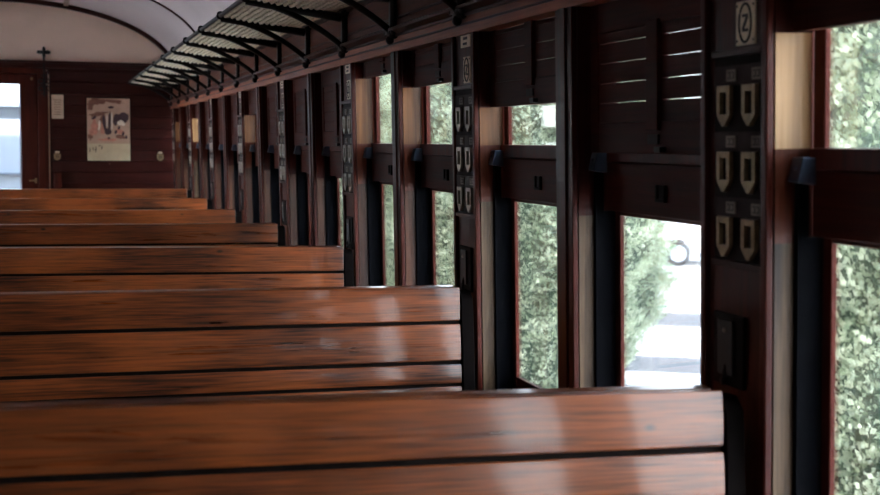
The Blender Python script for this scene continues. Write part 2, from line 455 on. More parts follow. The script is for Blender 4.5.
# ------------------------------------------------------------------ windows
def window(n, side, y0, y1, sb, label, closed=False):
    """y0..y1 opening, sb = bottom of the louvred shutter (None: no shutter)"""
    w = y1-y0; h = w/2
    r = empty('window_%d' % n); wall_root(r, side, (y0+y1)/2, 0)
    structure(r, label)
    zt = ZH
    st = 0.036
    # lower sash (outer)
    b = MB()
    b.box(0.096, 0.108, -h, -h+st, ZS, 1.512); b.box(0.096, 0.108, h-st, h, ZS, 1.512)
    b.box(0.096, 0.108, -h+st, h-st, ZS, ZS+0.06); b.box(0.096, 0.108, -h+st, h-st, 1.38, 1.512)
    ls = b.build('lower_sash', M['sash'], r, bevel=0.003)
    MB().box(0.101, 0.104, -h+st, h-st, ZS+0.06, 1.38).build('pane', M['glass'], ls)
    # drop panel between the two panes, with its finger pull
    b = MB().box(0.068, 0.0945, -h+0.02, h-0.02, 1.392, 1.507)
    pn = b.build('drop_panel', M['shutter'], r, bevel=0.003)
    b = MB().box(0.060, 0.069, -0.022, -0.012, 1.425, 1.462).box(0.060, 0.069, 0.012, 0.022, 1.425, 1.462)
    b.box(0.060, 0.069, -0.022, 0.022, 1.425, 1.432).box(0.064, 0.069, -0.012, 0.012, 1.432, 1.462)
    b.build('finger_pull', M['board'], pn, bevel=0.001)
    # upper sash
    b = MB()
    b.box(0.080, 0.092, -h, -h+st, 1.522, zt); b.box(0.080, 0.092, h-st, h, 1.522, zt)
    b.box(0.064, 0.0955, -h+0.013, h-0.013, 1.508, 1.546); b.box(0.080, 0.092, -h+st, h-st, zt-0.03, zt)
    us = b.build('upper_sash', M['sash'], r, bevel=0.003)
    MB().box(0.085, 0.088, -h+st, h-st, 1.546, zt-0.03).build('pane', M['glass'], us)
    # sliding channels and their stops on both jambs
    for s in (-1, 1):
        a, c = (-h, -h+0.012) if s < 0 else (h-0.012, h)
        MB().box(0.045, 0.066, a, c, ZS, 1.50).box(0.066, 0.095, a, c, ZS, 1.39).build('sash_channel', M['channel'], r)
        a, c = (-h, -h+0.035) if s < 0 else (h-0.035, h)
        pr = [(0.03, 1.488), (0.066, 1.482), (0.066, 1.53), (0.04, 1.53)]
        q = MB().prism([(p[0], p[1]) for p in pr], 1, a, c)
        yy = (a+c)/2
        q.ball((0.036, yy, 1.512), 0.005)
        q.build('sash_stop', M['latch'], r, bevel=0.002)
    if closed:  # unseen lower shutters, added to hold daylight out
        sh = MB()
        sh.box(0.036, 0.056, -h+0.005, -h+0.05, ZS, 1.49); sh.box(0.036, 0.056, h-0.05, h-0.005, ZS, 1.49)
        sh.box(0.036, 0.056, -h+0.05, h-0.05, ZS, ZS+0.07); sh.box(0.036, 0.056, -h+0.05, h-0.05, 1.42, 1.49)
        S2 = sh.build('added_lower_shutter', M['shutter'], r, bevel=0.003)
        sl = MB(); z = ZS+0.07
        while z < 1.41:
            sl.prism([(0.039, z), (0.041, z+0.036), (0.0495, z+0.041), (0.054, z+0.041), (0.054, z)], 1, -h+0.048, h-0.048)
            z += 0.0455
        sl.build('louvre_slats', M['shutter'], S2)
    if sb is not None:
        full = 0.345
        top = min(sb+full, zt)
        sh = MB()
        d0, d1 = 0.036, 0.056
        sh.box(d0, d1, -h+0.005, -h+0.05, sb, top); sh.box(d0, d1, h-0.05, h-0.005, sb, top)
        sh.box(d0, d1, -h+0.05, h-0.05, sb, sb+0.07)
        if sb+0.275 < zt: sh.box(d0, d1, -h+0.05, h-0.05, sb+0.275, top)
        cs = -0.02
        sh.box(d0-0.008, d1, cs-0.035, cs+0.022, sb+0.05, min(sb+0.285, top))
        S = sh.build('louvred_shutter', M['shutter'], r, bevel=0.003)
        sl = MB()
        z = sb+0.07
        i = 0
        while z < min(sb+0.272, top)-0.01:
            z1 = min(z+0.047, top)
            for a, c in ((-h+0.048, cs-0.033), (cs+0.02, h-0.048)):
                sl.prism([(d0+0.003, z), (d0+0.004, max(z+0.003, z1-0.0027)), (d0+0.010, z1-0.0027), (d0+0.010, z)], 1, a, c)
            z += 0.0455; i += 1
        sl.build('louvre_slats', M['shutter'], S)
        q = MB().box(d0-0.004, d0+0.001, cs-0.03, cs+0.02, sb+0.022, sb+0.042)
        q.build('label_plate', M['strip'], S, bevel=0.001)
        q = MB().box(d0-0.014, d0+0.001, cs-0.06, cs-0.03, sb+0.004, sb+0.016)
        q.build('catch', M['iron'], S, bevel=0.002)
    return r

# openings: near one is behind the camera; shutter heights as seen, unseen ones lowered to cut light
wn = 1
for k in ks[:-1]:
    y = Y0+PER*k
    for j, (a, c) in enumerate(((y+TAGW, y+PLOFF), (y+PLOFF+PLW, y+PER-(0.02 if k == -1 else 0)))):
        if a < YS: continue
        sb = heights.get((k, j), 1.75)
        window(wn, 1, a, c, sb, 'window in the right wall with %s louvred shutter' % ('a lowered' if sb < 1.6 else 'a half raised'), closed=(k == -2))
        wn += 1
OPENL = {wn+10, wn+11, wn+12, wn+13, wn+14, wn+15, wn+16, wn+17}  # left windows opened to brighten the far ceiling and end wall
for k in ks[:-1]:
    y = Y0+PER*k
    for j, (a, c) in enumerate(((y+TAGW, y+PLOFF), (y+PLOFF+PLW, y+PER-(0.02 if k == -1 else 0)))):
        if a < YS: continue
        window(wn, -1, a, c, 1.53, 'window in the left wall with a lowered louvred shutter and an added lower one', closed=(wn not in OPENL)) if wn not in OPENL else window(wn, -1, a, c, 1.80, 'window in the left wall with its shutter raised')
        wn += 1

# ------------------------------------------------------------------ ceiling
CX, CA, CB, CZ = -0.48, 1.72, 0.70, 2.245
def ceil_pt(t, off=0.0):
    # t angle from right (small) to left
    return (CX+(CA+off)*cos(t), CZ+(CB+off)*sin(t))
T0 = math.acos(min(1, (XR+0.02-CX)/CA)); T1 = pi-T0
NT = 60
def arch(off0, off1, y0, y1, name, mat, bevel=0, n=NT):
    v = []; f = []
    for i in range(n+1):
        t = T0+(T1-T0)*i/n
        a = ceil_pt(t, off0); c = ceil_pt(t, off1)
        v += [(a[0], y0, a[1]), (a[0], y1, a[1]), (c[0], y1, c[1]), (c[0], y0, c[1])]
    for i in range(n):
        for q in range(4):
            f.append((i*4+q, i*4+(q+1) % 4, i*4+4+(q+1) % 4, i*4+4+q))
    f += [(0, 1, 2, 3), (n*4, n*4+3, n*4+2, n*4+1)]
    b = MB(); b.add(v, f)
    o = b.build(name, mat)
    for p in o.data.polygons: p.use_smooth = abs(p.normal.y) < 0.5
    return o
cl = arch(0.0, 0.05, YS, YE, 'ceiling', M['ceiling'])
try:
    cl.data.set_sharp_from_angle(angle=radians(50))
except Exception: pass
structure(cl, 'arched pale ceiling')
for i, yy in enumerate((10.98, 8.15, 5.4, 2.6, -0.2)):
    o = arch(-0.016, 0.0, yy-0.014, yy+0.014, trim(), M['maho_x']); structure(o, 'thin dark rib across the ceiling')
o = arch(-0.045, 0.0, YE-0.07, YE-0.001, trim(), M['maho_x']); structure(o, 'dark arched rib where the ceiling meets the end wall')
ct = math.acos((0.172-CX)/CA); cp = ceil_pt(ct)
o = MB().box(0.147, 0.197, YS, YE-0.07, cp[1]-0.022, cp[1]+0.01).build(trim(), M['conduit'], bevel=0.004)
structure(o, 'lengthwise strip along the ceiling')

# ------------------------------------------------------------------ end walls
def lunette_poly(zb, off=0.0, x0=XL-0.05, x1=XR+0.05):
    pts = [(x0, zb), (x1, zb)]
    for i in range(41):
        t = T0+(T1-T0)*i/40
        p = ceil_pt(t, off)
        pts.append((p[0], p[1]))
    return pts
# door opening x -0.94..-0.09
DX0, DX1, DZ = -0.916, -0.116, 2.20
b = MB()
b.box(DX1+0.105, XR+0.06, YE, YE+0.08, 0, 2.30)
b.box(XL-0.06, DX0-0.105, YE, YE+0.08, 0, 2.30)
b.box(DX0-0.105, DX1+0.105, YE, YE+0.08, DZ+0.02, 2.30)
# tongue and groove boards
zz = 0.0
i = 0
while zz < 2.24:
    b.prism([(YE-0.012, zz+0.004), (YE-0.012, zz+0.106), (YE-0.006, zz+0.112), (YE, zz+0.112), (YE, zz), (YE-0.006, zz)], 0, DX1+0.125, XR+0.055)
    b.prism([(YE-0.012, zz+0.004), (YE-0.012, zz+0.106), (YE-0.006, zz+0.112), (YE, zz+0.112), (YE, zz), (YE-0.006, zz)], 0, XL-0.055, DX0-0.125)
    zz += 0.112
we = b.build('wall_end', M['maho_x']); structure(we, 'dark boarded end wall')
b = MB().prism(lunette_poly(2.30, 0.02), 1, YE, YE+0.08)
o = b.build('wall_lunette', M['lunette']); structure(o, 'cream arched panel above the end wall')
b = MB().box(XL-0.05, XR+0.04, YE-0.035, YE+0.0, 2.262, 2.312).box(XL-0.05, XR+0.04, YE-0.05, YE+0.0, 2.312, 2.332)
o = b.build(trim(), M['maho_x'], bevel=0.003); structure(o, 'dark beam across the end wall')
b = MB().box(DX1+0.104, DX1+0.116, YE-0.02, YE, 0, 2.2)  # pale strip painted for light leaking past the door frame
o = b.build(trim(), M['paper'], bevel=0.002); structure(o, 'thin strip painted pale as light leaking beside the door post')
# frame
b = MB()
b.box(DX1+0.004, DX1+0.104, YE-0.03, YE+0.08, 0, 2.26)
b.box(DX0-0.104, DX0-0.004, YE-0.03, YE+0.08, 0, 2.26)
b.box(DX0-0.004, DX1+0.004, YE-0.03, YE+0.08, DZ+0.004, 2.26)
b.box(DX1-0.03, DX1+0.01, YE+0.061, YE+0.075, 0, 2.22); b.box(DX0-0.01, DX0+0.03, YE+0.061, YE+0.075, 0, 2.22); b.box(DX0, DX1, YE+0.061, YE+0.075, DZ-0.03, 2.22)
o = b.build(trim(), M['maho_z'], bevel=0.004); structure(o, 'dark door frame in the end wall')
d = empty('door_1', ((DX0+DX1)/2, YE+0.02, 0)); structure(d, 'reddish wooden door with a tall glass pane')
hw = (DX1-DX0)/2
b = MB()
b.box(-hw, -hw+0.17, 0, 0.04, 0.01, DZ); b.box(hw-0.17, hw, 0, 0.04, 0.01, DZ)
b.box(-hw+0.17, hw-0.17, 0, 0.04, 2.10, DZ); b.box(-hw+0.17, hw-0.17, 0, 0.04, 0.01, 0.95)
b.build('door_leaf', M['sash'], d, bevel=0.004)
MB().box(-hw+0.17, hw-0.17, 0.018, 0.022, 0.95, 2.10).build('pane', M['glass'], d)
b = MB().box(hw-0.165, hw-0.158, -0.004, 0.0, 0.95, 2.1).box(-hw+0.158, -hw+0.165, -0.004, 0.0, 0.95, 2.1)
b.build('glazing_bead', M['whitepaint'], d)
b = MB().box(hw-0.035, hw-0.015, -0.03, 0.0, 1.12, 1.17).tube([(hw-0.025, -0.03, 1.145), (hw-0.09, -0.03, 1.145)], 0.007)
b.build('door_handle', M['brass'], d)
b = MB().ball((hw-0.05, -0.004, 2.155), 0.014, sc=(1, 0.5, 1.2))
b.build('screw_cap', M['brass'], d)
# rear wall behind the camera
b = MB().box(XL-0.1, XR+0.1, YS-0.08, YS, 0, 2.30)
o = b.build('wall_rear', M['maho_x']); structure(o, 'rear partition behind the camera')
b = MB().prism(lunette_poly(2.30, 0.02), 1, YS-0.08, YS)
o = b.build('wall_rear_lunette', M['lunette']); structure(o, 'cream arched panel above the rear partition')

# ------------------------------------------------------------------ benches
BX0, BX1 = -0.50, 1.14
def make_bench():
    r = empty('slatted_bench')
    L0, L1 = BX0, BX1
    rake = radians(8)
    def slat_mat(s, z):
        # s=-1 camera side: the face leans back
        return Matrix.Translation((0, s*0.0, 0))
    # heights of slats measured along the raked back, from the top
    rows = [(0.0, 0.099), (0.109, 0.216), (0.226, 0.282), (0.292, 0.40), (0.41, 0.52)]
    for s in (-1, 1):
        for i, (a, c) in enumerate(rows):
            R = Matrix.Translation((0, s*0.006, 1.118)) @ Matrix.Rotation(s*rake, 4, 'X')
            b = MB()
            y0, y1 = (-0.026, 0.0) if s < 0 else (0.0, 0.026)
            n = 14
            # slightly crowned face
            pts = []
            hh = c-a
            for q in range(n+1):
                u = q/n
                bul = 0.0018*(1-(2*u-1)**2)
                pts.append(((y0-bul) if s < 0 else (y1+bul), -c+hh*u))
            back = y1 if s < 0 else y0
            pts += [(back, -a), (back, -c)]
            b.prism(pts, 0, L0, L1, mat=R)
            o = b.build('back_slat', M['slat'], r, bevel=0.003, seg=3)
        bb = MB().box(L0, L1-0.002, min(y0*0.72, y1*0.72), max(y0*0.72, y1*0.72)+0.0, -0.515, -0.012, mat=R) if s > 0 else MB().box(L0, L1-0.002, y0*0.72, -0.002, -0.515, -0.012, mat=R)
        bb.build('gap_shade_panel', M['grime_shade'], r)  # added panel, its dark colour gives the slat gaps their shade
        # seat slats
        for i in range(5):
            b = MB()
            yb = s*(0.17+0.088*i)
            zt = 0.445+0.006*i
            b.box(L0, L1, min(yb, yb+s*0.078), max(yb, yb+s*0.078), zt-0.024, zt)
            b.build('seat_slat', M['slat'], r, bevel=0.005)
    # end frames and a middle frame
    for x0, x1, nm in ((L0-0.03, L0+0.02, 'end_frame'), (0.30, 0.34, 'middle_frame'), (L1+0.002, L1+0.040, 'end_frame')):
        b = MB()
        zi = 1.10
        if nm == 'middle_frame':
            prof = [(-0.10, 0.42), (-0.006, 1.10), (0.006, 1.10), (0.10, 0.42)]
        else:
            prof = [(-0.135, 0.42), (-0.052, 1.02), (-0.042, 1.085), (-0.016, 1.108), (0.016, 1.108), (0.042, 1.085), (0.052, 1.02), (0.135, 0.42)]
        b.prism(prof, 0, x0, x1)
        b.box(x0, x1, -0.60, 0.60, 0.375, 0.42)
        for s in (-1, 1):
            b.prism([(s*0.60, 0.375), (s*0.54, 0.375), (s*0.52, 0.0), (s*0.58, 0.0)], 0, x0, x1)
            b.prism([(s*0.14, 0.375), (s*0.08, 0.375), (s*0.10, 0.0), (s*0.16, 0.0)], 0, x0, x1)
        b.build(nm, M['endframe'] if nm == 'end_frame' else M['maho_z'], r, bevel=0.003)
    return r
bench = make_bench()
bys = [2.05, 3.64, 5.23, 6.82, 8.43, 10.02, 11.52]
yaws = [2.5, 1.5, 0, 0, 0, 0, 0]
rolls = [1.75, 0.6, 0.6, 0.3, 0.1, 0.1, 0.1]
lifts = [-0.005, 0.007, 0.001, -0.002, -0.010, -0.005, 0.013]
blabs = ['nearest varnished slatted wooden bench, across the bottom of the picture',
         'second varnished slatted bench from the front, three back slats showing',
         'third slatted bench from the front, one full back slat and part of another showing',
         'fourth slatted bench from the front, its single slat ending beside the shuttered windows',
         'fifth slatted bench from the front, with a rounded pale right end',
         'sixth slatted bench from the front, a thin strip before the last bench',
         'last slatted bench, closest to the boarded end wall and poster']
for i, y in enumerate(bys):
    o = bench if i == 0 else copy_tree(bench)
    rl = radians(rolls[i])
    # the seat backs sag slightly towards the wall
    yw = radians(yaws[i])
    o.rotation_euler = (0, rl, yw)
    o.location = (-0.030 if i == 0 else 0, y+0.03-1.14*sin(yw), 1.14*sin(rl)*0.98+lifts[i])
    tag(o, blabs[i], 'bench', 'slatted benches along the carriage')

# ------------------------------------------------------------------ luggage rack
rk = empty('luggage_rack', (1.17, 6.0, 2.11))
tag(rk, 'long cord luggage rack on black iron brackets above the windows', 'luggage rack')
RY0, RY1 = YS+0.05-6.0, 13.35-6.0
XF = -0.405
b = MB().tube([(XF, RY0, 0.022), (XF, RY1, 0.022)], 0.010, 10)
b.build('front_rail', M['iron'], rk, smooth=True)
b = MB().tube([(-0.012, RY0, -0.012), (-0.012, RY1, -0.012)], 0.008, 8)
b.build('rear_rail', M['iron'], rk, smooth=True)
b = MB()
ns = 14
for i in range(ns):
    u = (i+0.5)/ns
    x = XF+0.012+(abs(XF)-0.03)*u
    z = 0.022-0.034*u-0.012*sin(pi*u)
    # wavy cord: each a flat tube that undulates with the weaving
    pts = []
    nseg = 180
    for q in range(nseg+1):
        y = RY0+(RY1-RY0)*q/nseg
        pts.append((x+0.0025*sin(q*1.9+i*pi), y, z+0.002*cos(q*1.9+i*pi)))
    b.tube(pts, 0.0088, 6)
b.build('netting', M['rope'], rk, smooth=True)
b = MB()
y = RY0+0.05
while y < RY1:
    pts = []
    for q in range(9):
        u = q/8
        pts.append((XF+abs(XF)*u, y, 0.022-0.034*u-0.012*sin(pi*u)))
    b.tube(pts, 0.002, 4)
    y += 0.05
b.build('cross_cord', M['rope'], rk)['kind'] = 'stuff'
def bracket_mesh():
    b = MB()
    # top arm
    for s in (0,):
        n = 10
        pts = [(-0.01+(XF+0.012)*q/n, 0, -0.044+0.048*q/n) for q in range(n+1)]
        b.tube(pts, [0.019-0.008*q/n for q in range(n+1)], 8)
    # curved strut
    pts = []
    P0, P1, P2 = Vector((0.0, 0, -0.165)), Vector((-0.16, 0, -0.035)), Vector((XF+0.04, 0, 0.008))
    for q in range(15):
        t = q/14
        pts.append(P0*(1-t)**2+P1*2*t*(1-t)+P2*t*t)
    b.tube(pts, 0.0125, 8)
    # wall bar with spread feet
    b.box(-0.006, 0.014, -0.017, 0.017, -0.19, 0.0)
    b.box(-0.014, 0.014, -0.050, 0.050, -0.176, -0.160)
    b.box(-0.010, 0.014, -0.034, 0.034, -0.188, -0.148)
    b.box(-0.010, 0.014, -0.038, 0.038, -0.034, -0.016)
    b.ball((-0.006, 0, -0.167), 0.011)
    b.ball((-0.006, -0.048, -0.168), 0.011); b.ball((-0.006, 0.048, -0.168), 0.011); b.ball((-0.006, 0, -0.196), 0.016)
    # eye round the front rail
    b.tube([(XF+0.015*cos(2*pi*q/12), 0, 0.022+0.015*sin(2*pi*q/12)) for q in range(12)], 0.006, 6, closed=True)
    return b
br0 = bracket_mesh().build('bracket', M['iron'], rk, smooth=False)
for p in br0.data.polygons: p.use_smooth = True
bolt0 = MB().ball((-0.004, 0, -0.003), 0.0095).build('bolt', M['pewter'], br0, smooth=True)
first = True
yb = Y0+TAGW/2-2*PER
while yb < 13.45:
    if yb > YS+0.1:
        if first:
            o = br0; first = False
        else:
            o = br0.copy(); COL.objects.link(o)
            bb = bolt0.copy(); COL.objects.link(bb); bb.parent = o
        o.location = (0, yb-6.0, 0)
    yb += 0.8

# ------------------------------------------------------------------ number boards on the broad pillars
def holder_board(hm, pm):
    r = empty('card_holder_board')
    # local: y from -0.11..0.11 (near edge -0.11), z 0 = 1.34
    b = MB().box(-0.004, 0.0, -0.088, 0.088, 0.0, 0.375)
    b.build('backing_board', M['board'], r, bevel=0.001)
    for i in range(3):
        z = 1.66-0.12*i+0.018-1.34
        MB().box(-0.007, -0.004, -0.086, 0.086, z-0.018, z+0.018).build('label_strip', M['strip'], r, bevel=0.001)
        for j, yo in enumerate((0.06, 0.15)):
            y = -0.11+yo
            zt = 1.66-0.12*i-1.34
            wd = 0.024
            h = MB()
            h.box(-0.014, -0.0045, y-wd, y-wd+0.012, zt-0.052, zt)
            h.box(-0.014, -0.0045, y+wd-0.012, y+wd, zt-0.052, zt)
            h.box(-0.014, -0.0045, y-wd+0.012, y+wd-0.012, zt-0.012, zt)
            h.prism([(y-wd, zt-0.052), (y+wd, zt-0.052), (y+wd-0.004, zt-0.058), (y+0.004, zt-0.074), (y-0.004, zt-0.074), (y-wd+0.004, zt-0.058)], 0, -0.014, -0.0045)
            ho = h.build('card_holder', hm, r, bevel=0.0015)
            z = zt+0.018
            yl = y-0.022+0.0
            n_ = MB().box(-0.010, -0.007, yl-0.017, yl+0.017, z-0.0105, z+0.0105)
            no = n_.build('number_plate', pm, r, bevel=0.001)
            q = MB()
            for gx in (-0.007, 0.006):
                q.box(-0.0106, -0.0098, yl+gx-0.005, yl+gx+0.005, z+0.004, z+0.0065)
                q.box(-0.0106, -0.0098, yl+gx-0.005, yl+gx-0.0025, z-0.006, z+0.0065)
                q.box(-0.0106, -0.0098, yl+gx-0.005, yl+gx+0.005, z-0.0065, z-0.004)
            q.build('numeral', M['ink'], no)
    MB().box(-0.012, 0.0, -0.09, 0.09, 0.372, 0.384).build('cap_moulding', M['maho_y'], r, bevel=0.002)
    MB().box(-0.010, 0.0, -0.09, 0.09, -0.012, 0.0).build('cap_moulding', M['maho_y'], r, bevel=0.002)
    return r
def oval_plate():
    r = empty('oval_number_plate')
    MB().box(-0.004, 0.0, -0.033, 0.033, 0.0, 0.078).build('plate', M['cream'], r, bevel=0.001)
    q = MB().tube([(-0.004, 0.021*cos(2*pi*i/28), 0.039+0.034*sin(2*pi*i/28)) for i in range(28)], 0.0026, 6, closed=True)
    q.build('oval_border', M['ink'], r)
    q = MB()
    def st(y0, z0, y1, z1, w=0.0028):
        v = Vector((0, y1-y0, z1-z0)); n = Vector((0, -v.z, v.y)).normalized()*w
        A = Vector((0, y0, z0)); B = Vector((0, y1, z1))
        vs = []
        for x in (-0.0052, -0.0038):
            for p in (A-n, A+n, B+n, B-n): vs.append((x, p.y, p.z))
        q.add(vs, [(0, 1, 2, 3), (7, 6, 5, 4), (0, 4, 5, 1), (1, 5, 6, 2), (2, 6, 7, 3), (3, 7, 4, 0)])
    # the letter Z; seen from inside, +y runs to the left
    st(0.010, 0.052, -0.009, 0.052, 0.0026); st(-0.008, 0.051, 0.008, 0.027, 0.0034); st(0.009, 0.026, -0.010, 0.026, 0.0026)
    for yy, z in ((0.028, 0.008), (-0.028, 0.008), (0.028, 0.07), (-0.028, 0.07)):
        q.ball((-0.004, yy, z), 0.0025, 6)
    q.build('lettering', M['ink'], r)
    return r
def seat_plate():
    r = empty('enamel_plate')
    MB().box(-0.004, 0.0, -0.045, 0.045, 0.0, 0.036).build('plate', M['cream'], r, bevel=0.001)
    q = MB().box(-0.0052, -0.0038, -0.02, 0.016, 0.022, 0.030).box(-0.0052, -0.0038, -0.016, 0.02, 0.007, 0.014)
    q.build('lettering', M['ink'], r)
    return r
def pillar_lock():
    r = empty('iron_latch')
    MB().box(-0.008, 0.0, -0.055, 0.055, 0.0, 0.135).build('back_plate', M['board'], r, bevel=0.002)
    q = MB().box(-0.014, -0.008, -0.025, 0.03, 0.02, 0.125)
    q.build('case', M['iron'], r, bevel=0.004)
    q = MB().tube([(-0.010, 0.0, 0.04), (-0.016, 0.0, 0.02), (-0.016, 0.005, 0.012), (-0.012, 0.01, 0.004)], 0.005)
    q.build('hook', M['iron'], r, smooth=True)
    q = MB().ball((-0.014, 0.0, 0.105), 0.005)
    q.build('screw', M['pewter'], r, smooth=True)
    return r
protos = (holder_board(M['brass'], M['dimplate']), oval_plate(), seat_plate(), pillar_lock())
where = ['behind the camera', 'beside the camera', 'at the end of the nearest bench', 'at the end of the second bench',
         'at the end of the third bench', 'at the end of the fourth bench', 'at the end of the fifth bench',
         'at the end of the sixth bench', 'at the end of the last bench', 'in the corner of the end wall']
fst = True
for k in range(-1, 8):
    y = Y0+PER*k
    if k < 0: continue
    if k == 0: y -= 0.021
    yc = y+TAGW/2
    w_ = where[k+2]
    objs = protos if fst else tuple(copy_tree(p) for p in protos)
    if k == 1:
        old = objs[0]
        def drop(q_):
            for c_ in kids(q_): drop(c_)
            bpy.data.objects.remove(q_)
        drop(old)
        nb = holder_board(M['pewter'], M['dimplate'])
        objs = (nb,)+objs[1:]
        protos = (nb,)+protos[1:]
    fst = False
    a, c, e, g = objs
    wall_root(a, 1, yc, 1.34)
    tag(a, 'board of brass card holders on the pillar %s' % w_, 'card holder board', 'card holder boards on the pillars')
    wall_root(c, 1, y+0.087, 1.73)
    tag(c, 'cream oval-bordered plate on pillar %s' % w_, 'plate', 'oval plates on the pillars')
    wall_root(e, 1, y+0.098, 1.836)
    tag(e, 'enamel plate under header, pillar %s' % w_, 'plate', 'enamel plates under the header')
    wall_root(g, 1, y+(0.118 if k else 0.139), 1.105)
    tag(g, 'black iron latch on pillar %s' % w_, 'latch', 'iron latches on the pillars')

# ------------------------------------------------------------------ things on the end wall
WY = YE-0.012
p = empty('poster', (0.569, WY, 1.347)); tag(p, 'aged illustrated poster with a large plum-coloured round shape, on the end wall', 'poster')
PW, PH = 0.42, 0.625
MB().box(-PW/2-0.008, PW/2+0.008, -0.008, 0.0, -0.008, PH+0.008).build('mount', M['board'], p)
MB().box(-PW/2, PW/2, -0.010, -0.008, 0.0, PH).build('sheet', M['poster'], p)
MB().box(-PW/2, PW/2, -0.0106, -0.0100, 0.0, PH*0.275).build('caption_band', M['p_cream'], p)
def px(u, v): return (-PW/2+PW*(u-45)/293.0, PH*(458-v)/411.0)
def blob(q, u, v, ru, rv, rot=0, jag=0.18, seed=0, y=-0.0106, n=22, th=0.0006):
    rnd = random.Random(seed*7+int(u)+int(v))
    pts = []
    for i in range(n):
        a = 2*pi*i/n
        k = 1+jag*(rnd.random()-0.5)*2
        du = ru*k*cos(a); dv = rv*k*sin(a)
        uu = u+du*cos(rot)-dv*sin(rot); vv = v+du*sin(rot)+dv*cos(rot)
        uu = min(max(uu, 46), 337); vv = min(max(vv, 48), 457)
        pts.append(px(uu, vv))
    q.prism(pts, 1, y-th, y)
q = MB()
for (u, v, ru, rv, rt) in ((110, 70, 64, 20, 0.0), (230, 66, 60, 12, 0.1), (70, 95, 20, 30, 0.2), (120, 150, 60, 14, -0.2), (150, 190, 18, 50, 0.1), (70, 290, 18, 30, 0.3), (270, 300, 40, 12, 0.2)):
    blob(q, u, v, ru, rv, rt, 0.3, 1)
q.build('brown_print', M['p_brown'], p)
q = MB()
for (u, v, ru, rv, rt) in ((95, 235, 26, 46, 0.1), (75, 270, 18, 24, 0.2), (150, 250, 12, 40, 0.0), (270, 265, 34, 18, 0.3), (190, 320, 70, 10, 0.0)):
    blob(q, u, v, ru, rv, rt, 0.3, 2, y=-0.0112)
q.build('pink_print', M['p_pink'], p)
q = MB()
for (u, v, ru, rv, rt) in ((208, 105, 20, 9, 0.0), (292, 172, 36, 38, 0.5), (245, 185, 24, 40, 0.2), (162, 210, 12, 52, -0.1), (198, 200, 10, 70, 0.05), (186, 265, 24, 22, 0.0), (92, 175, 18, 9, -0.5), (192, 308, 9, 7, 0), (290, 278, 9, 16, 0.2), (312, 300, 7, 14, -0.2), (240, 268, 9, 14, 0.4), (262, 240, 8, 14, 0.2),
                           (62, 388, 3, 16, 0.1), (84, 378, 3, 10, -0.2), (102, 384, 4, 20, 0.05), (144, 372, 3, 14, 0.2), (128, 360, 8, 3, 0)):
    blob(q, u, v, ru, rv, rt, 0.10, 3, y=-0.0118)
q.build('plum_print', M['p_dark'], p)
q = MB()
for (u, v, ru, rv, rt) in ((181, 195, 5, 44, 0.0), (214, 200, 6, 56, 0.0), (272, 206, 22, 16, -0.3), (128, 225, 7, 34, 0.1), (292, 215, 12, 12, 0)):
    blob(q, u, v, ru, rv, rt, 0.2, 4, y=-0.0124)
q.build('white_print', M['p_pale'], p)
o = MB().ball((0.575, WY-0.003, 1.315), 0.006).build('screw', M['brass']); tag(o, 'tiny brass screw just below the poster', 'screw')

n = empty('paper_notice', (0.077, WY, 1.762)); tag(n, 'small framed paper notice left of the poster', 'notice')
MB().box(-0.066, 0.066, -0.008, 0.0, -0.006, 0.246).build('frame', M['board'], n, bevel=0.001)
MB().box(-0.058, 0.058, -0.010, -0.008, 0.0, 0.238).build('sheet', M['paper'], n)
q = MB()
for i in range(7):
    q.box(-0.04+0.004*(i % 3), 0.036-0.006*(i % 2), -0.0106, -0.010, 0.04+0.024*i, 0.046+0.024*i)
q.build('printed_lines', M['p_brown'], n)

def shield(x, z, label):
    r = empty('brass_shield', (x, WY, z)); tag(r, label, 'shield plate', 'brass shields on the end wall')
    q = MB().prism([(-0.033, 0.06), (0.033, 0.06), (0.033, 0.02), (0.02, 0.0), (0.0, -0.01), (-0.02, 0.0), (-0.033, 0.02)], 1, -0.008, 0)
    q.build('plate', M['brass'], r, bevel=0.002)
    q = MB().box(-0.02, 0.02, -0.010, 0, 0.066, 0.084); q.build('number_tab', M['cream'], r, bevel=0.001)
    q = MB().box(-0.012, -0.006, -0.009, -0.0078, 0.02, 0.05).box(0.004, 0.010, -0.009, -0.0078, 0.015, 0.05); q.build('marks', M['ink'], r)
shield(0.068, 1.355, 'small brass shield plate below the paper notice')
shield(1.078, 1.355, 'small brass shield plate right of the poster, near the corner')

# iron lamp hook beside the door
h = empty('iron_lamp_bracket', (-0.047, YE-0.03, 1.98)); tag(h, 'ornate black iron bracket with a cross top above the door post', 'bracket')
q = MB().box(-0.010, 0.010, -0.016, 0, 0.0, 0.40)
q.box(-0.03, 0.03, -0.012, 0, 0.02, 0.035); q.box(-0.03, 0.03, -0.012, 0, 0.20, 0.215)
q.build('stem', M['iron'], h, bevel=0.002)
q = MB().tube([(-0.05, -0.02, 0.435), (0.05, -0.02, 0.435)], 0.018).tube([(0, -0.02, 0.39), (0, -0.02, 0.475)], 0.016)
q.ball((-0.05, -0.02, 0.435), 0.017).ball((0.05, -0.02, 0.435), 0.017).ball((0, -0.02, 0.475), 0.015).ball((0, -0.02, 0.435), 0.022)
q.build('cross_finial', M['iron'], h, smooth=True)
q = MB()
for (cx_, cz_) in ((-0.03, 0.08), (0.03, 0.08), (-0.03, 0.15), (0.03, 0.15), (0, 0.115)):
    q.tube([(cx_+0.022*cos(2*pi*i/14), -0.012, cz_+0.022*sin(2*pi*i/14)) for i in range(14)], 0.006, 6, closed=True)
q.build('scrollwork', M['iron'], h, smooth=True)
